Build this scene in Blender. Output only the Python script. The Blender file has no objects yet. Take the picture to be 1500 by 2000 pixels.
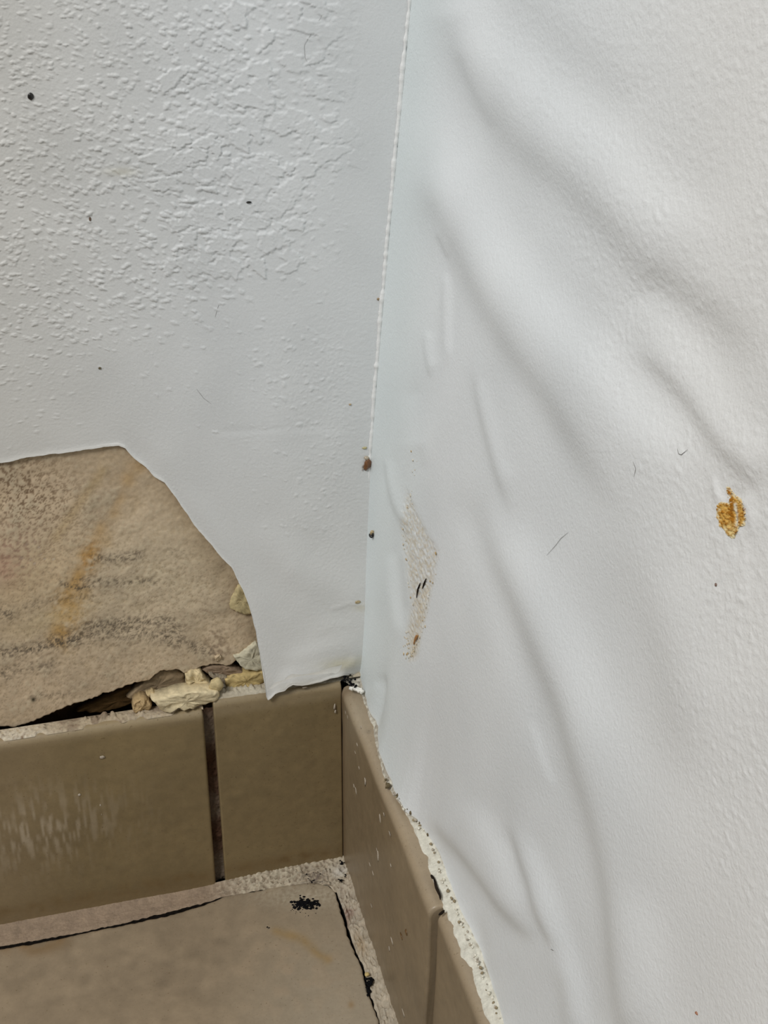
import bpy, math
import numpy as np
from mathutils import Matrix, Vector

# ------------------------------------------------------------------ camera
CAM = dict(yaw=math.radians(15.258), pit=math.radians(29.2026), rol=math.radians(.542))
CLOC = np.array([-.080186, -.3462, .348405]); F = 2513.4
def cam_axes():
    y, p, r_ = CAM['yaw'], CAM['pit'], CAM['rol']
    f = np.array([math.sin(y)*math.cos(p), math.cos(y)*math.cos(p), -math.sin(p)])
    r = np.cross(f, [0, 0, 1]); r /= np.linalg.norm(r); u = np.cross(r, f)
    c, s = math.cos(r_), math.sin(r_)
    return c*r+s*u, -s*r+c*u, f
CR, CU, CF = cam_axes()
scn = bpy.context.scene; C = scn.collection
cd = bpy.data.cameras.new('camera'); cam = bpy.data.objects.new('camera', cd); C.objects.link(cam)
cd.sensor_fit = 'VERTICAL'; cd.sensor_height = 24; cd.lens = 24*F/2000; cd.clip_start = .005; cd.clip_end = 50
cam.matrix_world = Matrix(((CR[0], CU[0], -CF[0], CLOC[0]), (CR[1], CU[1], -CF[1], CLOC[1]), (CR[2], CU[2], -CF[2], CLOC[2]), (0, 0, 0, 1)))
scn.camera = cam
# ------------------------------------------------------------------ light
w = bpy.data.worlds.new('room_light'); scn.world = w; w.use_nodes = True
w.node_tree.nodes['Background'].inputs[0].default_value = (.93, .97, 1, 1)
w.node_tree.nodes['Background'].inputs[1].default_value = .17
LD = np.array([-.58, -.44, .80]); LD /= np.linalg.norm(LD)
ld = bpy.data.lights.new('ceiling_lamp', 'AREA'); ld.shape = 'DISK'; ld.size = .5; ld.energy = 19; ld.color = (1, .985, .965)
lo = bpy.data.objects.new('ceiling_lamp', ld); C.objects.link(lo)
lo.location = Vector((0, -.05, .15))+Vector(LD)*1.7
lo.rotation_euler = Vector(LD).to_track_quat('Z', 'Y').to_euler()
scn.view_settings.view_transform = 'Standard'; scn.view_settings.look = 'None'
scn.view_settings.gamma = 1; scn.view_settings.use_curve_mapping = False; scn.view_settings.exposure = 0

# ------------------------------------------------------------------ measuring helpers
def ray(px, py):
    px = np.asarray(px, float); py = np.asarray(py, float)
    return CF + (px[..., None]-750)/F*CR - (py[..., None]-1000)/F*CU
def proj(P):
    d = np.asarray(P)-CLOC; z = d@CF
    return 750+F*(d@CR)/z, 1000-F*(d@CU)/z
def onplane(px, py, axis, val):
    d = ray(px, py); t = (np.asarray(val)-CLOC[axis])/d[..., axis]
    return CLOC+t[..., None]*d
YW = .0072                       # back wallpaper plane
def XW(z):                       # right wall leans away above the skirting
    return .009+.0855*.03*np.log1p(np.exp((np.asarray(z)-.145)/.03))
def onright(px, py):
    x = np.full(np.shape(px), .012)
    for _ in range(12):
        P = onplane(px, py, 0, x); x = XW(P[..., 2])
    return P
def resample(pts, n):
    pts = np.asarray(pts, float); d = np.r_[0, np.cumsum(np.linalg.norm(np.diff(pts, axis=0), axis=1))]
    t = np.linspace(0, d[-1], n)
    return np.stack([np.interp(t, d, pts[:, k]) for k in range(pts.shape[1])], 1)
def smooth(a, k):
    for _ in range(k): a = np.concatenate([a[:1], (a[:-2]+2*a[1:-1]+a[2:])/4, a[-1:]])
    return a
def sst(a, b, x): t = np.clip((x-a)/(b-a), 0, 1); return t*t*(3-2*t)
class Noise:                     # tileable smooth noise, lattice coordinate units = cells of size s
    def __init__(s, cell, seed, lo=None, n=512, step=None, ani=(1, 1)):
        s.step = step or cell/6; r = np.random.default_rng(seed).standard_normal((n, n))
        k = np.fft.fftfreq(n)/s.step; kx, ky = np.meshgrid(k*ani[0], k*ani[1])
        k2 = kx*kx+ky*ky; g = np.exp(-k2*(cell*1.1)**2)
        if lo: g *= 1-np.exp(-k2*(lo)**2)
        a = np.real(np.fft.ifft2(np.fft.fft2(r)*g)); s.a = (a-a.mean())/a.std(); s.n = n
    def __call__(s, u, v):
        u = np.asarray(u)/s.step; v = np.asarray(v)/s.step
        i = np.floor(u).astype(int); j = np.floor(v).astype(int); fu = u-i; fv = v-j; n = s.n
        g = lambda a, b: s.a[b % n, a % n]
        return (g(i, j)*(1-fu)+g(i+1, j)*fu)*(1-fv)+(g(i, j+1)*(1-fu)+g(i+1, j+1)*fu)*fv
def polydist(px, py, pts):       # distance to a polyline and position 0..1 along it
    pts = np.asarray(pts, float); best = np.full(px.shape, 1e9); tt = np.zeros(px.shape)
    L = np.r_[0, np.cumsum(np.linalg.norm(np.diff(pts, axis=0), axis=1))]
    for i in range(len(pts)-1):
        a = pts[i]; b = pts[i+1]-a; l2 = b@b
        t = np.clip(((px-a[0])*b[0]+(py-a[1])*b[1])/l2, 0, 1)
        d = np.hypot(px-a[0]-t*b[0], py-a[1]-t*b[1]); m = d < best
        best[m] = d[m]; tt[m] = ((L[i]+t*math.sqrt(l2))/L[-1])[m]
    return best, tt
def inpoly(px, py, poly):
    poly = np.asarray(poly, float); r = np.zeros(np.shape(px), bool); j = len(poly)-1
    for i in range(len(poly)):
        xi, yi = poly[i]; xj, yj = poly[j]
        with np.errstate(divide='ignore', invalid='ignore'):
            c = ((yi > py) != (yj > py)) & (px < (xj-xi)*(py-yi)/(yj-yi+1e-12)+xi)
        r ^= c; j = i
    return r
def gblob(px, py, cx, cy, sx, sy, ang=0):
    c, s = math.cos(math.radians(ang)), math.sin(math.radians(ang)); dx = px-cx; dy = py-cy
    return np.exp(-(((dx*c+dy*s)/sx)**2+((-dx*s+dy*c)/sy)**2)/2)
def softpoly(px, py, poly, soft):
    d, _ = polydist(px, py, list(poly)+[poly[0]]); ins = inpoly(px, py, poly)
    return sst(-soft, soft, np.where(ins, d, -d))

# ------------------------------------------------------------------ mesh helpers
def tag(o, label=None, cat=None, group=None, kind=None):
    if label: o['label'] = label
    if cat: o['category'] = cat
    if group: o['group'] = group
    if kind: o['kind'] = kind
    return o
def empty(name, loc=(0, 0, 0)):
    o = bpy.data.objects.new(name, None); C.objects.link(o); o.location = loc; o.empty_display_size = .01; return o
def mesh_obj(name, V, faces, mat, parent=None, col=None, smooth_=True):
    V = np.asarray(V, np.float32).reshape(-1, 3); me = bpy.data.meshes.new(name)
    if isinstance(faces, np.ndarray) and faces.ndim == 2:
        k = faces.shape[1]; tot = np.full(len(faces), k, np.int32); fl = faces.ravel()
    else:
        tot = np.array([len(f) for f in faces], np.int32); fl = np.concatenate([np.asarray(f) for f in faces])
    me.vertices.add(len(V)); me.vertices.foreach_set('co', V.ravel())
    me.loops.add(len(fl)); me.loops.foreach_set('vertex_index', fl.astype(np.int32))
    me.polygons.add(len(tot)); me.polygons.foreach_set('loop_start', np.r_[0, np.cumsum(tot)[:-1]].astype(np.int32))
    me.polygons.foreach_set('loop_total', tot)
    me.polygons.foreach_set('use_smooth', np.full(len(tot), smooth_, bool))
    me.update(calc_edges=True); me.validate()
    if col is not None:
        a = me.color_attributes.new('Col', 'FLOAT_COLOR', 'POINT'); c = np.ones((len(V), 4), np.float32)
        c[:, :3] = np.asarray(col).reshape(-1, 3); a.data.foreach_set('color', c.ravel())
    me.materials.append(mat); o = bpy.data.objects.new(name, me); C.objects.link(o)
    if parent: o.parent = parent
    return o
def gridfaces(nr, nc, flip=False, closed=False):
    i = np.arange(nr*nc).reshape(nr, nc)
    if closed: i = np.concatenate([i, i[:, :1]], 1)
    f = np.stack([i[:-1, :-1], i[:-1, 1:], i[1:, 1:], i[1:, :-1]], -1).reshape(-1, 4)
    return f[:, ::-1] if flip else f
def boxmesh(name, lo_, hi, mat, parent=None):
    x0, y0, z0 = lo_; x1, y1, z1 = hi
    V = [(x, y, z) for x in (x0, x1) for y in (y0, y1) for z in (z0, z1)]
    Fc = [(0, 1, 3, 2), (4, 6, 7, 5), (0, 4, 5, 1), (2, 3, 7, 6), (0, 2, 6, 4), (1, 5, 7, 3)]
    return mesh_obj(name, V, Fc, mat, parent, smooth_=False)

# ------------------------------------------------------------------ materials
def mat(name, col=None, rough=.7, spec=.4, var=.06, vscale=900, bump=.0, bscale=2500, sss=0, bump2=0, b2scale=600, dark=None, dth=.6, dsc=1500):
    m = bpy.data.materials.new(name); m.use_nodes = True; nt = m.node_tree; N = nt.nodes; Lk = nt.links
    b = N['Principled BSDF']; b.inputs['Roughness'].default_value = rough; b.inputs['Specular IOR Level'].default_value = spec
    tc = N.new('ShaderNodeTexCoord')
    if col is None:
        src = N.new('ShaderNodeAttribute'); src.attribute_name = 'Col'; c = src.outputs['Color']
    else:
        src = N.new('ShaderNodeRGB'); src.outputs[0].default_value = (*col, 1); c = src.outputs[0]
    n = N.new('ShaderNodeTexNoise'); n.inputs['Scale'].default_value = vscale; n.inputs['Detail'].default_value = 4
    n.inputs['Roughness'].default_value = .65
    Lk.new(tc.outputs['Object'], n.inputs['Vector'])
    mr = N.new('ShaderNodeMapRange'); mr.inputs[1].default_value = .25; mr.inputs[2].default_value = .75
    mr.inputs[3].default_value = 1-var; mr.inputs[4].default_value = 1+var; Lk.new(n.outputs['Fac'], mr.inputs[0])
    mx = N.new('ShaderNodeVectorMath'); mx.operation = 'SCALE'; Lk.new(c, mx.inputs[0]); Lk.new(mr.outputs[0], mx.inputs['Scale'])
    out = mx.outputs[0]
    if dark:
        n3 = N.new('ShaderNodeTexNoise'); n3.inputs['Scale'].default_value = dsc; n3.inputs['Detail'].default_value = 2
        Lk.new(tc.outputs['Object'], n3.inputs['Vector'])
        m3 = N.new('ShaderNodeMapRange'); m3.inputs[1].default_value = dth; m3.inputs[2].default_value = dth+.08; Lk.new(n3.outputs['Fac'], m3.inputs[0])
        m4 = N.new('ShaderNodeMath'); m4.operation = 'MULTIPLY'; m4.inputs[1].default_value = .55; Lk.new(m3.outputs[0], m4.inputs[0])
        mm = N.new('ShaderNodeMix'); mm.data_type = 'RGBA'; mm.inputs[7].default_value = (*dark, 1)
        Lk.new(m4.outputs[0], mm.inputs[0]); Lk.new(out, mm.inputs[6]); out = mm.outputs[2]
    Lk.new(out, b.inputs['Base Color'])
    last = None
    for st, sc in ((bump, bscale), (bump2, b2scale)):
        if st:
            n2 = N.new('ShaderNodeTexNoise'); n2.inputs['Scale'].default_value = sc; n2.inputs['Detail'].default_value = 3
            Lk.new(tc.outputs['Object'], n2.inputs['Vector'])
            bp = N.new('ShaderNodeBump'); bp.inputs['Strength'].default_value = 1; bp.inputs['Distance'].default_value = st
            Lk.new(n2.outputs['Fac'], bp.inputs['Height'])
            if last: Lk.new(last.outputs[0], bp.inputs['Normal'])
            last = bp
    if last: Lk.new(last.outputs[0], b.inputs['Normal'])
    if sss:
        b.inputs['Subsurface Weight'].default_value = sss; b.inputs['Subsurface Scale'].default_value = .0004
    return m
M_paper = mat('painted_wallpaper', rough=.5, spec=.35, var=.012, vscale=500, bump=.00006, bscale=1700)
M_paper_r = mat('grained_wallpaper', rough=.5, spec=.35, var=.012, vscale=500, bump=.00011, bscale=1500, bump2=.00008, b2scale=700)
M_plas = mat('old_plaster', rough=.85, spec=.2, var=.13, vscale=700, bump=.00006, bscale=1500)
M_tile = mat('glazed_stoneware', rough=.38, spec=.5, var=.07, vscale=700, bump=.000012, bscale=1200, dark=(.12, .075, .03), dth=.66, dsc=1300)
M_mort = mat('mortar', rough=.9, spec=.2, var=.2, vscale=900, bump=.0002, bscale=1500)
M_chip = mat('plaster_chip', rough=.85, spec=.2, var=.16, vscale=900, bump=.0001, bscale=1800)
M_back = mat('dark_cavity_masonry', (.05, .03, .015), .95, .1, .5, 250, bump=.0006, bscale=400)
M_sub = mat('dark_substrate', (.02, .014, .01), .95, .1, .5, 400, bump=.0004, bscale=600)
M_mold = mat('black_mold', (.006, .006, .007), .95, .1, .4, 2500, bump=.0001, bscale=4000)
M_white = mat('white_paint_fleck', (.46, .40, .32), .7, .3, .15, 2500)
M_hair = mat('fine_hair', (.2, .19, .18), .6, .3, .1)
M_husk = mat('insect_husk', rough=.35, spec=.6, var=.25, vscale=2500)

rng = np.random.default_rng(3)
# ------------------------------------------------------------------ relief solver
def solve_relief(S, step, l1, l2, kc):   # S rows = second coordinate, cols = first; brightness S = -(l1 h_1 + l2 h_2)
    n0, n1 = S.shape; pad = 160; P = np.pad(S, pad, mode='constant')
    wy = sst(0, pad, np.minimum(np.arange(P.shape[0]), np.arange(P.shape[0])[::-1])); wx = sst(0, pad, np.minimum(np.arange(P.shape[1]), np.arange(P.shape[1])[::-1]))
    k1 = 2*np.pi*np.fft.fftfreq(P.shape[1])/step; k2 = 2*np.pi*np.fft.fftfreq(P.shape[0])/step; K1, K2 = np.meshgrid(k1, k2)
    D = -1j*(K1*l1+K2*l2); kk = K1**2+K2**2
    H = np.conj(D)*np.fft.fft2(P)/(np.abs(D)**2+.04*kk+(kc)**2)
    return np.real(np.fft.ifft2(H))[pad:-pad, pad:-pad]
class Field:
    def __init__(s, a, u0, v0, step): s.a = a; s.u0 = u0; s.v0 = v0; s.st = step
    def __call__(s, u, v):
        n0, n1 = s.a.shape; x = np.clip((np.asarray(u)-s.u0)/s.st, 0, n1-1.001); y = np.clip((np.asarray(v)-s.v0)/s.st, 0, n0-1.001)
        i = x.astype(int); j = y.astype(int); fu = x-i; fv = y-j; a = s.a
        return (a[j, i]*(1-fu)+a[j, i+1]*fu)*(1-fv)+(a[j+1, i]*(1-fu)+a[j+1, i+1]*fu)*fv
def bands(px, py, L):
    S = np.zeros(px.shape)
    for pts, sig, amp, *tp in L:
        t0, t1 = tp if tp else (.15, .15); d, t = polydist(px, py, pts)
        S += amp*np.exp(-(d/sig)**2/2)*sst(-.001, t0, t)*sst(-.001, t1, 1-t)
    return S

# ------------------------------------------------------------------ RIGHT WALLPAPER relief
RB = [
 ([(876, 0), (892, 100), (938, 200), (1010, 290), (1087, 345), (1188, 440), (1260, 528), (1380, 610), (1452, 680), (1520, 740)], 33, -1.0, .05, .2),
 ([(893, 90), (915, 160), (938, 215), (960, 260)], 11, -.35),
 ([(890, -20), (924, 48), (1020, 144), (1140, 240), (1212, 298), (1260, 360), (1332, 410), (1440, 470)], 34, .85, .05, .2),
 ([(1000, -40), (1068, 48), (1188, 144), (1250, 210)], 32, -.4),
 ([(1240, 560), (1300, 650), (1370, 740), (1440, 830), (1500, 880)], 28, .8, .1, .02),
 ([(825, 130), (850, 240), (900, 360), (972, 480), (1044, 576), (1116, 648), (1188, 720), (1260, 816), (1332, 888), (1380, 930)], 32, 1.15, .25, .15),
 ([(835, 330), (845, 370), (876, 445), (924, 552), (996, 672), (1068, 768), (1116, 850), (1180, 960), (1260, 1060)], 26, -1.0, .1, .35),
 ([(852, 455), (864, 485), (876, 510)], 5, -.7),
 ([(1225, 670), (1262, 712), (1332, 785), (1384, 846), (1430, 895), (1490, 960)], 15, -1.1, .2, .1),
 ([(868, 520), (872, 560), (872, 620), (875, 700)], 5, .75),
 ([(861, 540), (862, 620), (862, 700)], 5, -.35),
 ([(836, 640), (838, 680), (845, 720)], 7, .55), ([(826, 650), (828, 690), (838, 745)], 4, -.6),
 ([(915, 700), (932, 790), (948, 850), (962, 900), (980, 960), (1000, 1030)], 8, -.85, .25, .3),
 ([(935, 730), (955, 800), (975, 880), (1000, 950)], 11, .4),
 ([(880, 900), (910, 965), (960, 1075), (1012, 1180), (1052, 1280), (1092, 1380), (1115, 1460), (1140, 1550), (1165, 1660), (1185, 1780), (1197, 1900), (1215, 2020)], 22, -.95, .2, .02),
 ([(935, 960), (985, 1040), (1040, 1120), (1092, 1220), (1140, 1320), (1190, 1430), (1240, 1560), (1270, 1650)], 34, .85, .2, .4),
 ([(1180, 980), (1230, 1120), (1290, 1280), (1330, 1450), (1370, 1600)], 40, -.5, .3, .3),
 ([(1330, 1050), (1370, 1200), (1400, 1400)], 45, .35, .3, .3),
 ([(1240, 1700), (1270, 1850), (1290, 2010)], 30, .5, .3, .02),
 ([(880, 970), (915, 1050), (955, 1150), (990, 1260), (1020, 1350), (1045, 1440), (1075, 1530)], 20, .35),
 ([(1033, 1400), (1061, 1493), (1080, 1540)], 5, .45),
 ([(845, 1590), (861, 1619), (917, 1685), (963, 1752), (1010, 1808), (1048, 1845)], 12, -1.1, .15, .15),
 ([(905, 1540), (940, 1590), (990, 1680), (1036, 1790)], 16, .75, .3, .2),
 ([(985, 1600), (1003, 1650), (1033, 1727), (1057, 1797), (1082, 1860)], 8, -1.0, .2, .15),
 ([(1010, 1600), (1045, 1690), (1075, 1760), (1095, 1830), (1125, 1930), (1140, 2010)], 12, .8, .2, .02),
 ([(850, 1660), (884, 1740), (921, 1820), (954, 1913), (985, 2010)], 12, .8, .1, .02),
 ([(925, 1770), (950, 1850), (975, 1930), (1000, 2010)], 9, -.5, .2, .02),
 ([(1090, 1880), (1100, 1940), (1110, 2010)], 12, -.45, .3, .02),
 ([(754, 890), (757, 930), (769, 986), (784, 1020), (790, 1060)], 5, -.8), ([(764, 890), (770, 940), (782, 985), (792, 1020)], 8, .5),
 ([(764, 1070), (768, 1150), (780, 1210), (788, 1240)], 6, .65), ([(778, 1080), (790, 1150), (792, 1200)], 6, -.4),
 ([(747, 1322), (752, 1350), (750, 1392), (742, 1430)], 6, .8), ([(757, 1310), (763, 1350), (762, 1392), (754, 1420)], 4, -.7),
 ([(800, 760), (806, 820), (810, 880)], 14, .4), ([(820, 860), (830, 920)], 8, -.3),
 ([(1395, 930), (1405, 960), (1415, 985)], 4, 1.3), ([(1388, 930), (1396, 960), (1402, 985)], 3.5, -1.0),
 ([(1450, 960), (1468, 990), (1478, 1020)], 6, .9), ([(1436, 940), (1452, 965), (1462, 1010), (1456, 1040)], 4, -.7),
 ([(1430, 1060), (1440, 1100)], 5, .5), ([(1455, 1050), (1462, 1130), (1460, 1180)], 5, .4),
]
ST = .0006
gy = np.arange(-.30, .012, ST); gz = np.arange(.04, .42, ST); GY, GZ = np.meshgrid(gy, gz)
gx, gyy = proj(np.stack([XW(GZ), GY, GZ], -1)); S = bands(gx, gyy, RB)
S -= .10*S.mean()
hR = solve_relief(S*.22, ST, LD[1], LD[2], 18)
hR = Field(hR, -.30, .04, ST)
nA = Noise(.0007, 11, lo=.003, step=.0002, n=700); nA2 = Noise(.0011, 12, lo=.005, step=.0003, n=700); nL = Noise(.02, 13); nF = Noise(.0005, 14, lo=.002)
# bottom hem of the right wallpaper on the skirting top
hem = [(704, 1326), (712, 1352), (722, 1385), (735, 1420), (739, 1465), (748, 1500), (753, 1530), (770, 1553), (790, 1582), (813, 1603), (830, 1630), (846, 1662), (861, 1709), (879, 1750), (895, 1790), (922, 1849), (943, 1906), (964, 1961), (981, 2003)]
hp = np.array(hem, float); H3 = onplane(hp[:, 0], hp[:, 1], 2, .0812)
o_ = np.argsort(H3[:, 1]); HY = H3[o_, 1]; HX = H3[o_, 0]
HY = np.r_[-.7, -.2, HY]; HX = np.r_[.0088, .0088, HX]
def right_surface(y, z):
    """x of the wallpaper at wall position (y, z), and its bulge"""
    y = np.asarray(y); z = np.asarray(z)
    xb = np.interp(y, HY, HX); off = np.clip(XW(.08)-xb, -.002, .006)
    low = off*np.exp(-np.maximum(z-.081, 0)/.022)
    px, py = proj(np.stack([XW(z)+0*y, y, z+0*y], -1))
    cornerfade = sst(.0085, .001, y)
    h = hR(y, z)*cornerfade
    # orange-peel stipple, coarse and strong away from the corner
    far = np.clip((-y-.02)/.2, 0, 1)
    d0 = sst(-.05, .35, (px-1000)/500-(py-500)/1400*.8)         # upper right field
    d1 = sst(950, 1400, px)
    st = (d0*1.0+d1*.12)*(.75+.25*nL(y*1.7, z))
    u_ = y*.8-z*.25; s1 = sst(.1, 1.7, nA2(u_, z))*.00010; s2 = sst(-.2, 1.6, nA(u_, z))*.00003*(.35+.4*d1+.5*d0)
    h = h+(st*s1+s2)*cornerfade
    return XW(z)-low-h, h
ny1 = np.r_[-.7, -.6, -.5, -.42, -.36, -.32, -.30, -.285, -.27, -.26, -.25]
# columns evenly spaced as seen from the room
t_ = np.linspace(0, 1, 430); 
pxs, _ = proj(np.stack([np.full(2000, .015), np.linspace(.0066, -.245, 2000), np.full(2000, .2)], -1))
yv = np.interp(np.linspace(pxs[0], pxs[-1], 470), pxs, np.linspace(.0066, -.245, 2000)); Y = np.r_[ny1, yv[::-1]]
vt = np.linspace(0, 1, 760)**1.12*.30; Zr = np.r_[vt, np.array([.31, .33, .36, .42, .5, .62, .75])]
zb = .0812+np.interp(Y, np.linspace(-.7, .01, 300), .00035*np.random.default_rng(5).standard_normal(300))
YY = np.broadcast_to(Y, (len(Zr), len(Y))); ZZ = zb[None, :]*np.exp(-Zr[:, None]/.02)+.0812*(1-np.exp(-Zr[:, None]/.02))+Zr[:, None]
XX, hh = right_surface(YY, ZZ); px, py = proj(np.stack([XX, YY, ZZ], -1))
scuff = softpoly(px, py, [(783, 1018), (792, 1090), (801, 1150), (806, 1180), (797, 1230), (800, 1290), (812, 1285), (822, 1230), (833, 1190), (850, 1110), (853, 1075), (832, 1040), (812, 1000), (795, 960)], 8)
nS = Noise(.0006, 31, lo=.003)
XX = XX-scuff*(.00012*nS(YY, ZZ*.6))+scuff*.0003
warm = sst(1050, 1500, px)
base = np.stack([.755+.045*warm, .785+.015*warm, .80-.015*warm], -1)
cn = (sst(140, 20, px-(775-py*.055))*.5)[..., None]; base = base*(1-cn)+cn*np.array([.66, .745, .745])  # corner shade put into the paper colour: greyer and bluer beside the seam
nG = Noise(.00045, 35, lo=.002, step=.00012, n=700); gS = nG(YY*1.2, ZZ*.5)
sc = (scuff*(.35+.35*np.clip(gS, -.8, 1.6)+.35*sst(1080, 1260, py)))[..., None]; sc = np.clip(sc, 0, .95); base = base*(1-sc)+sc*np.array([.62, .55, .42])
edge = np.exp(-(Zr[:, None]/.0006)**2)[..., None]*np.ones_like(base); base = base*(1-.5*edge)+.5*edge*np.array([.78, .76, .68])
lf = (.012*nL(YY*.8+3, ZZ*.8))[..., None]; base = base+lf
V = np.stack([XX, YY, ZZ], -1); rim = V[:1].copy(); rim[..., 0] += .0007; rim[..., 2] += .0001
V = np.concatenate([rim, V]); base = np.concatenate([base[:1], base])
wpr = empty('wallpaper', (.009, -.1, .0812)); tag(wpr, 'rippled white painted wallpaper with long diagonal folds on the right wall', 'wallpaper')
def rel(o, p): o.matrix_parent_inverse = Matrix.Translation(-Vector(p.location)); return o
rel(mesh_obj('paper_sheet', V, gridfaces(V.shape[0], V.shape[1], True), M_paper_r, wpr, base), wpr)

# rust stain patch (its own piece, dense)
def patch_right(name, poly_px, n, off, colf, hf, parent, m, label=None):
    bx = np.array(poly_px, float); x0, y0 = bx.min(0)-4; x1, y1 = bx.max(0)+4
    gx, gy_ = np.meshgrid(np.linspace(x0, x1, n), np.linspace(y0, y1, int(n*(y1-y0)/(x1-x0))))
    jx = gx+1.3*nR2(gx, gy_); inside = inpoly(jx, gy_, poly_px)
    P = onright(gx, gy_); xs, _ = right_surface(P[..., 1], P[..., 2]); d, _ = polydist(gx, gy_, list(poly_px)+[poly_px[0]])
    ed = sst(0, 2.5, d)*inside
    P[..., 0] = xs-off*ed-hf(gx, gy_)*ed+.00005
    f = gridfaces(*gx.shape, False); ins = inside.ravel(); f = f[ins[f].all(1)]
    used = np.unique(f); mp = -np.ones(gx.size, int); mp[used] = np.arange(len(used))
    o = mesh_obj(name, P.reshape(-1, 3)[used], mp[f], m, parent, colf(gx, gy_).reshape(-1, 3)[used]); rel(o, parent)
    if label: o['label'] = label
    return o
RUST = [(1417, 950), (1424, 950), (1434, 966), (1448, 975), (1457, 995), (1459, 1015), (1455, 1028), (1446, 1030), (1441, 1040), (1436, 1052), (1428, 1054), (1420, 1047), (1413, 1036), (1405, 1030), (1399, 1010), (1401, 985), (1408, 979), (1422, 982), (1424, 972), (1416, 962)]
nR = Noise(5, 41); nR2 = Noise(2.0, 42)
def rust_col(x, y):
    dk = np.clip(.3+1.0*(np.exp(-(polydist(x, y, [(1421, 958), (1430, 985), (1427, 1000), (1434, 1018)])[0]/4)**2))+.35*nR(x, y)+.15*nR2(x, y), 0, 1)[..., None]
    lt = sst(1015, 1045, y)[..., None]; a = np.array([.66, .40, .10])*(1-lt)+np.array([.78, .62, .28])*lt
    c = a*(1-dk)+dk*np.array([.38, .15, .01])
    ws = np.exp(-(polydist(x, y, [(1436, 985), (1441, 1005), (1440, 1025)])[0]/3)**2)[..., None]; c = c*(1-.8*ws)+.8*ws*np.array([.68, .66, .55])
    d, _ = polydist(x, y, RUST+[RUST[0]]); fade = (sst(6, 0, d+2*nR(x, y))*.8)[..., None]; c = c*(1-fade)+fade*np.array([.72, .65, .45])
    return c
patch_right('rust_stain', RUST,
            90, .0002, rust_col, lambda x, y: .00005*nR(x, y)+.00002*nR2(x, y), wpr, M_chip, 'orange-brown rust stain seeping through the paper')

# torn slits in the scuffed patch + raised orange crumbs
def tube(name, pts, r, m, parent=None, seg=6, col=None, taper=True):
    pts = resample(pts, max(4, int(len(pts)*4))); n = len(pts); V = []
    for i, p in enumerate(pts):
        d = pts[min(i+1, n-1)]-pts[max(i-1, 0)]; d /= np.linalg.norm(d)+1e-12
        a = np.cross(d, [.3, .5, .8]); a /= np.linalg.norm(a); b = np.cross(d, a)
        rr = r*(math.sin(math.pi*(i+.6)/(n+.2))**.5 if taper else 1)
        for k in range(seg):
            t = 2*math.pi*k/seg; V.append(p+rr*(a*math.cos(t)+b*math.sin(t)))
    f = gridfaces(n, seg, closed=True).tolist(); f += [list(range(seg))[::-1], list(range((n-1)*seg, n*seg))]
    c = None if col is None else np.tile(col, (len(V), 1))
    o = mesh_obj(name, V, f, m, parent, c)
    if parent: rel(o, parent)
    return o
def rpt(px, py, lift=.0):
    P = onright(np.array([px], float), np.array([py], float))[0]; P[0] = float(right_surface(P[1], P[2])[0])-lift; return P
for q in ([(821, 1138), (816, 1152), (814, 1168)], [(832, 1130), (828, 1140), (825, 1150)]):
    tube('slit', np.array([rpt(a, b, .00002) for a, b in q]), .00025, M_sub, wpr)
for q in ([(816, 1240), (812, 1258)], [(819, 1240), (815, 1250)]):
    tube('frayed_fibre', np.array([rpt(a, b, .0001) for a, b in q]), .0003, M_husk, wpr, col=(.42, .2, .06))

_r = np.random.default_rng(21); _c = []; _s = []; _k = []
for _ in range(75):
    ln = [[(783, 1022), (792, 1090), (801, 1150), (806, 1180)], [(850, 1078), (846, 1112), (833, 1190), (826, 1240)], [(797, 1230), (800, 1285), (808, 1280), (822, 1240)], [(808, 880), (806, 940), (798, 1000)]][_r.choice(4, p=[.25, .3, .33, .12])]
    q = resample(np.array(ln, float), 60)[_r.integers(0, 60)]+_r.normal(0, 3, 2); P = rpt(q[0], q[1], .0001); _c.append(P); a = _r.uniform(.0001, .00032); _s.append((a*.6, a*1.6, a*_r.uniform(.8, 2.4))); _k.append([(.62, .52, .36), (.70, .66, .55), (.5, .36, .18), (.72, .70, .62)][_r.integers(0, 4)])
SCUFF_CRUMBS = (_c, _s, _k)
# ------------------------------------------------------------------ BACK WALLPAPER
# torn outline (pixels of the photograph -> points on the wall), y(px) = how far the paper stands off
torn = [(-420, 985, YW), (0, 903, YW), (60, 893, YW), (130, 884, YW), (200, 874, YW), (232, 872, YW), (246, 877, YW), (262, 896, YW), (285, 914, YW), (300, 930, YW), (322, 942, YW), (338, 962, .0070), (352, 985, .0068), (368, 1008, .0066), (388, 1037, .0063), (410, 1060, .006), (432, 1087, .0055), (452, 1110, .005), (466, 1135, .0045), (478, 1160, .004),
        (486, 1182, .0035), (493, 1205, .003), (499, 1232, .0024), (504, 1262, .0017), (509, 1290, .0010), (514, 1320, .0002), (518, 1345, -.0008), (520.5, 1362, -.0011), (524, 1369, -.0013), (530, 1365, -.0013), (538, 1356, -.0012), (546, 1352, -.0012), (556, 1349, -.001), (563, 1343, -.0012), (572, 1338, -.0012), (590, 1340, -.001), (612, 1337, -.001), (632, 1332, -.0009), (645, 1328, -.0008), (660, 1326, -.0002), (672, 1320, .001), (686, 1316, .004), (700, 1322, .006), (706, 1326, .0068)]
tp = np.array(torn); T3 = onplane(tp[:, 0], tp[:, 1], 1, tp[:, 2]); T3[-1, 0] = XW(.08)
T3 = resample(T3, 4000)
dens = resample(T3, 620)
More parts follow.
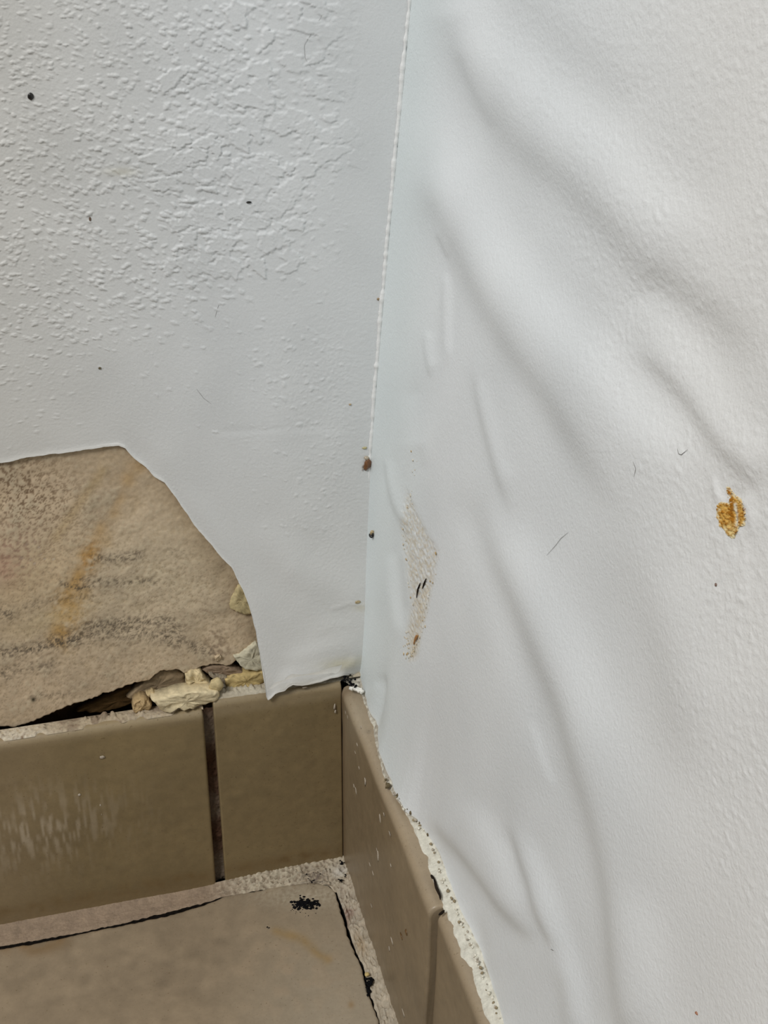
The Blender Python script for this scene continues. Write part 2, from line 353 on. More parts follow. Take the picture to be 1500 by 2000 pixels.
jit = np.random.default_rng(8).standard_normal((620, 2)); jit = np.stack([.25*smooth(jit[:, k], 1)+1.6*smooth(jit[:, k], 25) for k in (0, 1)], 1)*.00022; jit[400:] *= .6
dens[1:-1, 0] += jit[1:-1, 0]*.6; dens[1:-1, 2] += jit[1:-1, 1]
keep = dens[:, 0] > -.112; Ld = dens[keep]; fx = np.array([-.6, -.5, -.4, -.3, -.25, -.22, -.20, -.18, -.165, -.15, -.14, -.13, -.122, -.116])
left = np.stack([fx, np.full(len(fx), YW), np.interp(fx, dens[::-1, 0][::-1], dens[::-1, 2][::-1])], 1)
left[:, 2] = Ld[0, 2]-(fx-Ld[0, 0])*0
E3 = np.concatenate([left, Ld]); E3[:, 0] = np.maximum.accumulate(E3[:, 0]+np.arange(len(E3))*1e-8)
BB = [
 ([(395, 850), (480, 845), (560, 841), (690, 840)], 3, .3), ([(420, 836), (560, 832)], 4, -.15),
 ([(640, 1310), (665, 1283), (690, 1268)], 5, 1.3), ([(575, 1322), (620, 1305), (650, 1290), (682, 1282)], 5, -.55), ([(580, 1333), (640, 1310), (690, 1298)], 5, .7), ([(625, 1291), (665, 1272)], 3, .6),
 ([(545, 1345), (575, 1318), (610, 1300)], 6, -.6), ([(525, 1355), (535, 1335), (545, 1320)], 6, .5),
 ([(600, 1070), (660, 1120), (690, 1160)], 18, .35), ([(560, 1100), (620, 1160), (680, 1200)], 16, -.35), ([(640, 1185), (680, 1172), (700, 1176)], 3, -.6), ([(640, 1178), (685, 1165)], 3, .4),
 ([(250, 870), (330, 935), (400, 1030), (470, 1110), (500, 1200)], 14, .35), ([(300, 880), (380, 960), (450, 1060), (510, 1150)], 14, -.25),
 ([(560, 900), (620, 980), (600, 1060)], 30, -.2), ([(500, 1000), (560, 1080), (560, 1180)], 24, .2),
 ([(530, 1280), (600, 1265), (660, 1250)], 7, -.3), ([(540, 1262), (620, 1248), (680, 1235)], 7, .25), ([(610, 1230), (650, 1215), (690, 1215)], 5, -.25), ([(540, 1200), (600, 1150)], 10, .2),
 ([(500, 0), (560, 120), (590, 260), (560, 420)], 40, .10), ([(380, 440), (470, 460), (600, 432)], 5, .4),
]
gx_ = np.arange(-.14, .03, ST); gz_ = np.arange(.06, .34, ST); GX, GZ = np.meshgrid(gx_, gz_)
qx, qy = proj(np.stack([GX, np.full(GX.shape, YW), GZ], -1))
hB = Field(solve_relief(bands(qx, qy, BB)*.24, ST, LD[0], LD[2], 40), -.14, .06, ST)
b1 = Noise(.00085, 21, lo=.0035); b2 = Noise(.0014, 22, lo=.006); b3 = Noise(.0035, 23, lo=.012, step=.0004, n=800); b4 = Noise(.00055, 24, lo=.002); bl = Noise(.012, 25); bw = Noise(.003, 26)
def blobfield():
    st = .0002; n0, n1 = 1250, 800; a = np.zeros((n0, n1)); u0, v0 = -.135, .085; r = np.random.default_rng(77)
    def stamp(x, z, rx, rz, hgt, ang, rag, flat):
        k = int(max(rx, rz)*1.5/st)+2; ci = int((x-u0)/st); cj = int((z-v0)/st)
        if ci-k < 0 or cj-k < 0 or ci+k >= n1 or cj+k >= n0: return
        gx, gz = np.meshgrid((np.arange(ci-k, ci+k+1)*st+u0-x), (np.arange(cj-k, cj+k+1)*st+v0-z))
        c, s_ = math.cos(ang), math.sin(ang); p = (gx*c+gz*s_)/rx; q = (-gx*s_+gz*c)/rz; rr_ = np.hypot(p, q); th = np.arctan2(q, p); ph = r.uniform(0, 6, 4)
        rr_ = rr_*(1+rag*(.5*np.sin(2*th+ph[0])+.35*np.sin(3*th+ph[1])+.3*np.sin(5*th+ph[2])+.22*np.sin(9*th+ph[3])))
        if flat: hh_ = hgt*(sst(1.12, .86, rr_)*.62+.38*np.exp(-((rr_-.92)/.13)**2)*(.6+.4*np.sin(7*th+ph[1])))
        else: hh_ = hgt*np.sqrt(np.maximum(1-np.minimum(rr_, 1)**2, 0))*sst(1.02, .75, rr_)
        sl_ = a[cj-k:cj+k+1, ci-k:ci+k+1]; sl_[:] = np.maximum(sl_, hh_)+(.0 if flat else .35)*np.minimum(sl_, hh_)
    for k in range(9500):
        x = r.uniform(-.13, .02); z = r.uniform(.14, .325); px, py = proj((x, YW, z))
        m = sst(640, 430, px+.25*(py-300))*sst(800, 560, py+.35*px-60)*(.5+.5*sst(-200, 120, py+px*.3)); m = max(m, .22*sst(260, 60, px)*sst(960, 700, py), .5*gblob(px, py, 250, 600, 90, 60), .35*gblob(px, py, 640, 950, 70, 200), .3*gblob(px, py, 600, 720, 110, 90))
        m = max(m, .8*gblob(px, py, 650, 120, 45, 140), .7*gblob(px, py, 500, 330, 130, 150))
        if r.uniform() > m*.9: continue
        big = gblob(px, py, 420, 400, 150, 200)
        q_ = r.uniform(.00035, .0007)*(1+.55*big*r.uniform(0, 1.3)); stamp(x, z, q_*r.uniform(1, 1.9), q_*r.uniform(.7, 1), q_*r.uniform(.22, .40)*(.5+.5*m), r.normal(-.15, .35), .22, False)
    for k in range(150):
        px = r.normal(475, 75); py = min(r.normal(340, 100), 520)
        if k > 110: px = r.normal(645, 35); py = r.uniform(0, 330)
        P = onplane(px, py, 1, YW); q_ = r.uniform(.0011, .0030); stamp(P[0], P[2], q_*r.uniform(1, 1.4), q_*.85, r.uniform(.00026, .00042), r.uniform(-.6, .6), .38, True)
    return Field(a, u0, v0, st)
BF = blobfield()
def back_relief(x, z):
    px, py = proj(np.stack([x, np.full(np.shape(x), YW), z], -1))
    h = hB(x, z)
    wx = x+.0007*bw(x, z)+.0003*b4(x, z); wz = z+.0007*bw(x+.1, z+.2)+.0003*b4(x+.3, z)
    m_st = sst(620, 400, px+.25*(py-300))*sst(780, 560, py+.2*px)*(.55+.45*sst(-200, 120, py+px*.3))   # stippled field
    m_st = np.maximum(m_st, .35*sst(250, 60, px)*sst(960, 700, py)); m_st *= .8+.3*bl(x, z)
    m_pl = gblob(px, py, 480, 330, 110, 130, 20)+.55*gblob(px, py, 360, 470, 90, 60)+.8*gblob(px, py, 650, 110, 40, 110)+.6*gblob(px, py, 655, 250, 40, 90)+.35*gblob(px, py, 250, 600, 70, 50)
    m_pl = np.clip(m_pl, 0, 1)
    a = sst(.1, 1.2, b1(wx*.78, wz))*.00010+sst(.1, 1.3, b2(wx*.78, wz))*.00022
    pl = sst(.15, .40, b3(wx, wz)); rimr = np.exp(-((b3(wx, wz)-.45)/.22)**2)
    c = pl*.00020+rimr*.00016*sst(-.3, .8, b2(wx, wz))+sst(.7, 1.4, b2(wx+.05, wz))*.00030*(1-pl)
    h = h+m_st*(1-.7*m_pl)*a*.12+m_pl*c*.06+BF(x+.00009*b4(x, z), z+.00009*b4(x+.2, z))*1.1*sst(740, 610, px)
    m_r = .5*gblob(px, py, 600, 720, 130, 110)+.5*gblob(px, py, 640, 1000, 90, 180)+.3*gblob(px, py, 120, 750, 150, 100)
    h = h+m_r*(sst(.0, 1.2, b2(wx, wz))*.00004+.00002*b1(x, z)) + .0000085*b1(x*1.1, z)
    return h, px, py
Zr = np.r_[0, .00012, .0003, np.linspace(.0006, 1, 860)**1.0*.235, .25, .27, .30, .35, .42, .52]
# columns above the torn edge: straight up, every column reaches the same top
ez = E3[:, 2]; ztop = .325
nr = 860; t = np.linspace(0, 1, nr)[:, None]
edge_rows = np.array([0, .00012, .0003, .0005])[:, None]+ez[None, :]
ZZ = np.concatenate([edge_rows[:-1], (ez[None, :]+.0006)*(1-t)+ztop*t, np.broadcast_to(np.array([.34, .37, .42, .5, .6, .75])[:, None], (6, len(ez)))])
# above the steep tear, columns are close together: keep their spacing there, relax upward
xe = E3[:, 0]; xu = np.interp(np.linspace(0, 1, len(xe)), np.r_[0, np.linspace(.02, 1, 50)], np.r_[-.6, np.linspace(-.112, 1, 50)*0+np.linspace(-.112, xe[-1], 50)])
up = sst(.0, .06, ZZ-ez[None, :]); XX = xe[None, :]*(1-up)+xu[None, :]*up
lean = XW(ZZ)-XW(.0812); XX = XX+lean*sst(-.03, xe[-1], XX)*up**0
h, px, py = back_relief(XX, ZZ)
off = np.interp(xe, T3[:, 0], YW-T3[:, 1])      # how far the hem stands off
dz = ZZ-ez[None, :]
KP = T3[np.linspace(900, len(T3)-1, 150).astype(int)]
def standoff(x, z):              # how far the paper hangs off the wall, fading away from the torn edge
    num = 0; den = 0; sd = 0
    for q in KP:
        d2 = (x-q[0])**2+(z-q[2])**2; w_ = (d2+.0032**2)**-1.8; num = num+w_*(YW-q[1]); den = den+w_; sd = sd+(d2+4e-6)**-3
    return num/den*np.exp(-np.maximum(sd**(-1/6)-.0012, 0)/.022)
low = standoff(XX, ZZ)
edx = np.minimum(dz, .01); lip = .0002*np.exp(-(dz/.0012)**2)
yy = YW-low-h*np.where(dz < .0008, .4, 1)-lip
V = np.stack([XX, yy, ZZ], -1); rim = V[:1].copy(); rim[..., 1] += .00055; rim[..., 2] += .00025; rim2 = rim.copy(); rim2[..., 2] += .004; rim2[..., 1] += .0001
V = np.concatenate([rim2, rim, V])
warm = sst(500, -100, px)+.6*sst(650, 1300, py)
warm = np.clip(warm, 0, 1)[..., None]
base = np.array([.715, .735, .74])*(1-warm)+warm*np.array([.66, .65, .615])
yl = (.25*gblob(px, py, 235, 335, 22, 6)+.5*gblob(px, py, 665, 1280, 30, 8)+.35*gblob(px, py, 640, 1315, 60, 8)+.3*gblob(px, py, 700, 1178, 10, 5)+.2*gblob(px, py, 560, 1345, 40, 8))[..., None]
base = base*(1-yl)+yl*np.array([.52, .46, .25])
ed = np.exp(-(dz/.0008)**2)[..., None]; base = base*(1-ed*.6)+ed*.6*np.array([.86, .85, .80])
base += (.012*bl(XX*.7, ZZ*.7))[..., None]
base = np.concatenate([base[:1], base[:1], base])
wpb = empty('wallpaper', (-.03, YW, .082)); tag(wpb, 'stippled white wallpaper on the back wall, torn away in a curve at lower left', 'wallpaper')
rel(mesh_obj('paper_sheet', V, gridfaces(V.shape[0], V.shape[1], False), M_paper, wpb, base), wpb)
# corner seam of overpainted caulk
zs = np.r_[np.linspace(.088, .33, 400), .4, .5, .62, .75]; sp = []
rr = np.random.default_rng(4)
for k, z in enumerate(zs):
    wv = .00008*math.sin(z*260)+.00003*rr.standard_normal(); sp.append((float(XW(z))-.0004+wv, YW-.00045, z))
sp = np.array(sp); nn = Noise(.002, 33); V = []
for p in sp:
    r_ = .00055+.0001*float(nn(p[2], .01))
    for k in range(8): a = 2*math.pi*k/8; V.append((p[0]+r_*1.25*math.cos(a), p[1]+r_*math.sin(a)*.9, p[2]))
V = np.array(V); cc = np.tile([.80, .81, .80], (len(V), 1))
rel(mesh_obj('corner_seam', V, gridfaces(len(sp), 8, closed=True), M_paper, wpb, cc), wpb)

# ------------------------------------------------------------------ STRUCTURE
wb = boxmesh('wall_back', (-.75, .0165, -.01), (.05, .09, .75), M_back); tag(wb, kind='structure')
def leanwall():
    zs = np.r_[-.01, .05, .09, .12, .15, .2, .3, .5, .75]; V = []
    for z in zs: V += [(XW(z)+.003, .0165, z), (XW(z)+.003, -.7, z), (XW(z)+.09, -.7, z), (XW(z)+.09, .0165, z)]
    f = gridfaces(len(zs), 4, True, closed=True).tolist(); f += [[0, 1, 2, 3], list(range(len(zs)*4-4, len(zs)*4))[::-1]]
    return mesh_obj('wall_right', V, f, M_plas, col=np.tile([.5, .45, .36], (len(V), 1)), smooth_=False)
wr = leanwall(); tag(wr, kind='structure')
fl = boxmesh('floor', (-.75, -.7, -.03), (.1, .03, -.006), M_sub); tag(fl, kind='structure')

# bare plaster slab left by the torn paper
slab = [(-420, 1500), (0, 1418), (28, 1419), (60, 1410), (100, 1393), (140, 1375), (165, 1369), (200, 1356), (240, 1341), (265, 1333), (290, 1328), (303, 1318), (315, 1309), (335, 1307), (350, 1308), (365, 1314), (380, 1307), (398, 1299), (420, 1296), (447, 1299), (458, 1292), (472, 1281), (486, 1272), (497, 1258), (530, 1250), (640, 1260)]
sp = np.array(slab, float); S3 = onplane(sp[:, 0], sp[:, 1], 1, .0082); S3 = resample(S3, 420)
S3[:, 2] += .00025*smooth(np.random.default_rng(2).standard_normal(420), 1)
S3 = S3[S3[:, 0] > -.16]; S3 = np.concatenate([[(-.6, .0082, S3[0, 2]), (-.3, .0082, S3[0, 2])], S3])
nr = 300; t = np.linspace(0, 1, nr)[:, None]; ZZ = S3[None, :, 2]*(1-t)+.20*t; XX = np.broadcast_to(S3[:, 0], ZZ.shape)
px, py = proj(np.stack([XX, np.full(XX.shape, .0082), ZZ], -1))
n1 = Noise(.006, 51); n2 = Noise(.0016, 52, lo=.005); n3 = Noise(.0005, 53, lo=.002); n4 = Noise(.02, 54); n5 = Noise(.0025, 55, ani=(.35, 1), step=.0005)
N1, N2, N3, N4 = n1(XX, ZZ), n2(XX, ZZ), n3(XX, ZZ), n4(XX, ZZ)
YY = .0082+.00010*N1*.8+.00003*N2+.00012*N4
def mixc(c, m, col): m = np.clip(m, 0, 1)[..., None]; return c*(1-m)+m*np.array(col)
base = np.ones(XX.shape+(3,))*np.array([.54, .42, .285]); base = base*(1+.09*N4+.05*N1)[..., None]
base = mixc(base, .6*gblob(px, py, 330, 1130, 190, 110, -10)*(1+.3*N1), (.64, .54, .38))
base = mixc(base, .30*np.exp(-(polydist(px, py, [(395, 1190), (430, 1195), (500, 1195)])[0]/4)**2)+.5*softpoly(px, py, [(420, 1290), (395, 1255), (410, 1225), (440, 1235), (455, 1270)], 12)*sst(-.5, .6, N2), (.22, .15, .10))
base = mixc(base, .4*sst(.2, 1.3, N2*.6+N1*.6), (.46, .35, .22))
base = mixc(base, .4*sst(.4, 1.4, -N2*.5-N1*.6), (.63, .54, .38))
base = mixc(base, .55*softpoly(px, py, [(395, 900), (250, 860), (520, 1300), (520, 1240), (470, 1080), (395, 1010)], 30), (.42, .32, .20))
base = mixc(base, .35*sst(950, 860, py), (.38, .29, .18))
# ochre veins
base = mixc(base, (.32+.3*sst(1000, 1100, py))*np.exp(-(polydist(px, py, [(262, 915), (225, 985), (190, 1050), (165, 1100), (140, 1165), (120, 1240)])[0]/(14+5*N1))**2)*(1+.5*N1), (.50, .30, .10))
base = mixc(base, .35*np.exp(-(polydist(px, py, [(200, 920), (150, 990), (110, 1050)])[0]/10)**2), (.46, .32, .13))
base = mixc(base, .6*gblob(px, py, 175, 1088, 12, 22, 15)*(1+.6*N2), (.50, .26, .06))
base = mixc(base, .5*gblob(px, py, 135, 1190, 24, 42, 10)*(1+.5*N2), (.50, .29, .08))
base = mixc(base, .4*gblob(px, py, 60, 1130, 90, 40, -35), (.60, .44, .24))
base = mixc(base, .45*gblob(px, py, 100, 1210, 60, 16, -20), (.6, .48, .28))
# grey mould streaks
sp_ = lambda k: np.clip(.5+.45*N2+.55*N3*k, 0, 1.4)
for pts, s, a in (([(120, 1138), (145, 1150), (180, 1145)], 6, .85), ([(150, 1128), (230, 1138), (300, 1135)], 9, .5), ([(185, 1090), (230, 1090), (270, 1085)], 12, .55), ([(330, 1078), (350, 1080)], 9, .3),
                 ([(0, 1275), (60, 1268), (110, 1255), (150, 1248)], 11, .75), ([(110, 1253), (200, 1235), (280, 1235), (350, 1250)], 18, .55), ([(170, 1222), (230, 1216), (330, 1212)], 12, .6), ([(50, 1185), (110, 1170), (180, 1165)], 9, .35),
                 ([(0, 1195), (20, 1200)], 14, .6), ([(20, 1310), (100, 1300)], 14, .4), ([(0, 1310), (14, 1325)], 6, .5), ([(60, 1360), (140, 1355)], 7, .3), ([(375, 1262), (410, 1275)], 14, .55), ([(345, 1225), (330, 1245)], 14, .4)):
    base = mixc(base, a*np.exp(-(polydist(px, py, pts)[0]/s)**2)*sp_(1), (.10, .085, .065))
base = mixc(base, 1.0*gblob(px, py, 40, 960, 95, 60, 25)*sst(.15, .9, N2*.7+N3*.8), (.22, .15, .09))
base = mixc(base, .5*gblob(px, py, 20, 1080, 50, 40, 0)*sst(.0, .9, N2+.4*N3), (.30, .16, .12))
base = mixc(base, .35*gblob(px, py, 5, 1110, 22, 24), (.42, .20, .15))
base = mixc(base, .4*sst(.9, 1.6, N3+.5*N2)*sst(980, 1150, py), (.2, .15, .09))
base = mixc(base, .5*gblob(px, py, 65, 1367, 3, 3)+.9*gblob(px, py, 65, 1366, 2.5, 2.5), (.05, .04, .02))
base = mixc(base, .4*sst(30, 0, py-np.interp(px, sp[:, 0], sp[:, 1])+40)*0, (.3, .2, .1))
base = mixc(base, .5*sst(1.2, 1.9, N2)*gblob(px, py, 90, 1085, 30, 20), (.72, .66, .55))
V = np.stack([XX, YY, ZZ], -1)
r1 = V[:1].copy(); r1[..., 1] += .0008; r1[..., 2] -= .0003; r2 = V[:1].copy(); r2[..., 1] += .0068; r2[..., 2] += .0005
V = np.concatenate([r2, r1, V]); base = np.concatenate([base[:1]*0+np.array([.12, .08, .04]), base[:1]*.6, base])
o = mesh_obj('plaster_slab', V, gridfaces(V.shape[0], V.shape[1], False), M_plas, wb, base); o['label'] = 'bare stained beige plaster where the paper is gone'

# broken pieces in the crevice (chips: an outline on the wall, domed, with thickness)
chn = Noise(.0020, 301); chn2 = Noise(.0007, 302)
def chip(name, poly, Y, thick, dome, col, parent, m=M_chip, seed=0, axis=1, n=46, label=None, tint=.12, jit=.0002, dirx=None):
    r = np.random.default_rng(seed); q = np.array(poly, float); q = np.concatenate([q, q[:1]])
    P = onplane(q[:, 0], q[:, 1], axis, Y) if not callable(Y) else Y(q[:, 0], q[:, 1])
    P = resample(P, n+1)[:-1]; c = P.mean(0); nrm = np.zeros(3)
    nrm[axis] = 1 if axis == 2 else -1
    PJ = jit*np.stack([.6*r.standard_normal(n)+smooth(r.standard_normal(n), 4) for _ in range(3)], 1)
    ph = r.uniform(0, 6, 6); rings = []
    for s_, d in ((1.0, -thick), (1.02, -thick*.3), (1.0, 0), (.96, dome*.65), (.85, dome*.9), (.7, dome*.95), (.5, dome*1.0), (.25, dome*1.0)):
        ang = np.linspace(0, 2*math.pi, n, endpoint=False)
        Q = c+(P-c)*s_+PJ*(s_ > .9); a1_, a2_ = (Q[:, 0], Q[:, 2]) if axis == 1 else (Q[:, 0], Q[:, 1])
        wob = dome*(.30*chn(a1_+seed*.01, a2_)+.14*chn2(a1_, a2_+seed*.01))
        rings.append(Q+nrm*(d+(wob[:, None] if d > 0 else 0)))
    V = np.concatenate(rings+[[c+nrm*dome]]); f = gridfaces(8, n, closed=True).tolist(); k = 7*n
    f += [[k+i, k+(i+1) % n, 8*n] for i in range(n)]; f.append(list(range(n))[::-1])
    if False: pass
    cc = np.array(col)*(1+tint*r.standard_normal((len(V), 1))); cc = np.clip(cc, 0, 1)
    lo3 = c+nrm*(-thick)
    o = mesh_obj(name, V, f, m, parent, cc)
    if label: o['label'] = label
    return o
piece = [
 ('plaster_piece', [(268, 1340), (290, 1328), (305, 1316), (318, 1309), (345, 1308), (360, 1316), (362, 1338), (345, 1345), (310, 1345), (285, 1356), (262, 1366), (250, 1362)], .0105, .003, .0006, (.27, .20, .12), 'grey-brown wedge of broken plaster'),
 ('plaster_piece', [(150, 1388), (200, 1364), (250, 1345), (290, 1337), (312, 1342), (300, 1356), (262, 1372), (225, 1384), (185, 1392)], .0128, .003, .0006, (.10, .055, .018), 'dark rust-brown layer deep in the crack'),
 ('plaster_piece', [(395, 1308), (410, 1301), (440, 1300), (460, 1304), (475, 1312), (455, 1318), (425, 1318), (402, 1314)], .0085, .004, .0006, (.25, .18, .12), 'thin brown sliver under the crack'),
 ('plaster_piece', [(362, 1318), (372, 1310), (388, 1308), (396, 1318), (403, 1326), (412, 1333), (404, 1344), (385, 1348), (367, 1346), (364, 1332)], .0072, .005, .0012, (.66, .54, .32), 'pale yellow plaster chunk'),
 ('plaster_piece', [(454, 1281), (466, 1280), (480, 1270), (500, 1255), (512, 1268), (516, 1295), (516, 1310), (496, 1310), (478, 1306), (466, 1296)], .0072, .004, .0006, (.58, .54, .40), 'pale grey plaster flake at the paper edge'),
 ('plaster_piece', [(440, 1325), (470, 1318), (500, 1313), (518, 1310), (520, 1330), (495, 1341), (465, 1344), (442, 1344)], .0068, .005, .0008, (.50, .38, .17), 'ochre strip of old mortar'),
 ('plaster_piece', [(468, 1140), (482, 1146), (492, 1160), (495, 1200), (480, 1199), (462, 1194), (448, 1187), (450, 1172), (458, 1158)], .0078, .001, .0006, (.53, .44, .24), 'yellowish flake beside the curved tear'),
 ('plaster_piece', [(262, 1372), (275, 1362), (290, 1366), (298, 1376), (292, 1386), (272, 1388), (258, 1386)], .0055, .004, .0012, (.46, .33, .17), None),
 ('plaster_piece', [(285, 1354), (300, 1350), (318, 1362), (322, 1372), (308, 1368), (292, 1362)], .006, .002, .0007, (.52, .40, .22), None),
 ('plaster_piece', [(418, 1284), (428, 1277), (433, 1283), (430, 1290), (422, 1291)], .0078, .001, .0006, (.60, .48, .32), None),
 ('plaster_piece', [(408, 1312), (420, 1316), (436, 1318), (450, 1323), (452, 1332), (436, 1333), (422, 1326), (408, 1320)], .0078, .003, .0009, (.30, .25, .18), None),
]
for k, (nm, poly, Yp, th, dm, col, lab) in enumerate(piece):
    chip(nm, poly, Yp, th, dm, col, wb, seed=60+k, label=lab)

# ------------------------------------------------------------------ SKIRTING TILES
tn1 = Noise(.004, 71); tn2 = Noise(.03, 72); tn3 = Noise(.0009, 73, lo=.003)
def skirt_tile(name, axis, a0, a1, front, thick, z0, z1, colf, parent, rad=.0028, endr=.0009, n=260, nz=150, label=None):
    """axis 'x': runs along x, faces -y.  axis 'y': runs along y, faces -x."""
    zs = np.linspace(z0, z1-rad, nz); prof = [(0, z) for z in zs]
    for k in range(1, 13):
        t = math.pi/2*k/12; prof.append((rad-rad*math.cos(t), z1-rad+rad*math.sin(t)))
    for k in range(1, 10): prof.append((rad+(thick-rad)*k/9, z1))
    prof += [(thick, (z0+z1)/2), (thick, z0)]; prof = np.array(prof)
    lo_, hi = min(a0, a1), max(a0, a1); s = np.r_[lo_, lo_+endr*.25, lo_+endr*.6, np.linspace(lo_+endr, hi-endr, n), hi-endr*.6, hi-endr*.25, hi]
    e = np.minimum(s-lo_, hi-s); ins = endr-np.sqrt(np.maximum(endr**2-np.maximum(endr-e, 0)**2, 0))
    D = prof[None, :, 0]+0*s[:, None]; Zz = prof[None, :, 1]+0*s[:, None]
    D = D+ins[:, None]*(D < thick*.5); Zz = Zz-ins[:, None]*(Zz > (z0+z1)/2)
    Sx = s[:, None]+0*D
    if axis == 'x': V = np.stack([Sx, front+D, Zz], -1)
    else: V = np.stack([front+D, Sx, Zz], -1)
    px, py = proj(V); und = (.00010*tn2(Sx, Zz)+.00002*tn1(Sx, Zz))
    V[..., 1 if axis == 'x' else 0] += und
    col = colf(px, py, Sx, Zz, D)
    f = gridfaces(V.shape[0], V.shape[1], axis == 'y', closed=True).tolist() if False else gridfaces(V.shape[0], V.shape[1], axis != 'x', closed=True)
    o = mesh_obj(name, V, f, M_tile, parent, col)
    # end caps
    import bmesh
    bm = bmesh.new(); bm.from_mesh(o.data); bm.verts.ensure_lookup_table(); m_ = V.shape[1]; nn_ = V.shape[0]
    cl = bm.loops.layers.color
    bm.faces.new([bm.verts[i] for i in range(m_)]); bm.faces.new([bm.verts[(nn_-1)*m_+i] for i in range(m_)][::-1])
    bmesh.ops.recalc_face_normals(bm, faces=bm.faces); bm.to_mesh(o.data); bm.free()
    if label: o['label'] = label
    return o
TB = np.array([.210, .155, .074])
def col_back(px, py, s, z, d):
    c = np.ones(px.shape+(3,))*TB*(1+.05*tn2(s, z)+.04*tn1(s, z))[..., None]
    top = sst(.0745, .079, z); c = mixc(c, .35*top, (.42, .34, .22))  # bullnose top painted lighter, as lit from above
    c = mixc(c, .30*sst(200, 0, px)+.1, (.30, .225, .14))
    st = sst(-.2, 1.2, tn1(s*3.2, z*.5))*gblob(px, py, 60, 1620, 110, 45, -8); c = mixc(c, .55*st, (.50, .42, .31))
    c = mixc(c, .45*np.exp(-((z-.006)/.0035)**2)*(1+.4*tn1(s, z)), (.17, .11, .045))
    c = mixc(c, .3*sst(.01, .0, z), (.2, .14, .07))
    return c
def col_right(px, py, s, z, d):
    c = np.ones(px.shape+(3,))*np.array([.22, .165, .10])*(1+.05*tn2(s, z)+.04*tn1(s, z))[..., None]
    c = mixc(c, .45*sst(.0755, .079, z), (.46, .37, .26))  # light from above put into the colour of the tile top
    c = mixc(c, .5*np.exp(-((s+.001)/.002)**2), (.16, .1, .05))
    c = mixc(c, .35*gblob(px, py, 690, 1410, 16, 40), (.42, .36, .26))
    return c
bb = empty('baseboard_back', (-.05, 0, 0)); tag(bb, kind='structure')
br = empty('baseboard_right', (0, -.1, 0)); tag(br, kind='structure')
def dist(o, p): return rel(o, p)
JX = -.0460
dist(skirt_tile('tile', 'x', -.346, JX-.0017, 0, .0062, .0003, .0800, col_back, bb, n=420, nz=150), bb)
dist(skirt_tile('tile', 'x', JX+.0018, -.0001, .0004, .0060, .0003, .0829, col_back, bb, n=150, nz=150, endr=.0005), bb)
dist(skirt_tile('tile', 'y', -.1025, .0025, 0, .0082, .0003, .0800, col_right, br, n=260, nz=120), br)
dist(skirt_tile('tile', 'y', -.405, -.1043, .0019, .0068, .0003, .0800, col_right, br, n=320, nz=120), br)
# joint grout
def strip(name, V, m, parent, col, flip=False):
    o = mesh_obj(name, V, gridfaces(V.shape[0], V.shape[1], flip), m, parent, col)
    return rel(o, parent) if parent.location.length else o
zz = np.linspace(.0, .079, 160); uu = np.linspace(-.0026, .0026, 12); U, Zg = np.meshgrid(uu, zz); g1 = Noise(.006, 81); g2 = Noise(.001, 82)
V = np.stack([JX+U, .0030+.0003*g1(U, Zg)+.0002*g2(U, Zg), Zg], -1); zc = Zg
c = np.ones(U.shape+(3,))*np.array([.085, .048, .03]); c = mixc(c, .9*np.exp(-((zc-.071)/.006)**2)+.7*np.exp(-((zc-.034)/.006)**2)+.8*sst(.02, .004, zc)+.2*g1(U, Zg), (.19, .15, .11))
c = mixc(c, .7*np.exp(-((zc-.055)/.008)**2)+.5*np.exp(-((zc-.024)/.006)**2), (.05, .018, .006))
strip('grout', V, M_mort, bb, c)
V = np.stack([.0052+.0002*g1(U, Zg), -.1034-U, Zg], -1); c = np.ones(U.shape+(3,))*np.array([.17, .12, .09]); c = mixc(c, .4+.3*g1(U, Zg), (.22, .17, .14)); strip('grout', V, M_mort, br, c)

# mortar crust along the top of the back tiles
xs = np.linspace(-.175, -.0475, 420); vs = np.linspace(0, 1, 16); Xg, Vg = np.meshgrid(xs, vs); q1 = Noise(.0012, 91); q2 = Noise(.005, 92)
inn = np.clip(.0016+.0010*q2(xs, 0)-(xs+.09)*.0, .001, .006)[None, :]; Yg = inn+(.0066-inn)*Vg
Zg = .0801+(.0004+.0006*np.clip(q1(Xg, Yg)+.3, -.5, 2))*sst(0, .35, Vg)*sst(1.05, .6, Vg)*np.clip(.7+.6*q2(Xg, 0), .1, 1.8)+.00002-.0006*(Vg < .05)
V = np.stack([Xg, Yg, Zg], -1); px, py = proj(V)
c = np.ones(Xg.shape+(3,))*np.array([.44, .36, .25]); c = mixc(c, .9*gblob(px, py, 30, 1440, 45, 22, -8)*(1+.4*q1(Xg, Yg)), (.66, .60, .48)); c = mixc(c, .7*sst(-.1, .9, q2(Xg*1.5, Yg))*sst(60, 160, px), (.22, .16, .11)); c = mixc(c, .8*gblob(px, py, 300, 1397, 40, 8)*(.6+.5*q1(Xg, Yg)), (.5, .44, .34)); c = mixc(c, .35*q1(Xg, Yg), (.25, .18, .12))
strip('mortar_crust', V, M_mort, bb, c)
xs = np.linspace(JX+.003, .0075, 240); Xg, Vg = np.meshgrid(xs, vs); Yg = .0016+.010*Vg+.0012*sst(-.0005, .001, Xg); Zg = .0829+(.0003+.0004*np.clip(q1(Xg, Yg), -.5, 2))*sst(0, .35, Vg)-.0005*(Vg < .05)
V = np.stack([Xg, Yg, Zg], -1); px, py = proj(V); c = np.ones(Xg.shape+(3,))*np.array([.42, .37, .28]); c = mixc(c, .7*gblob(px, py, 490, 1348, 45, 6), (.6, .56, .45)); strip('mortar_crust', V, M_mort, bb, c)

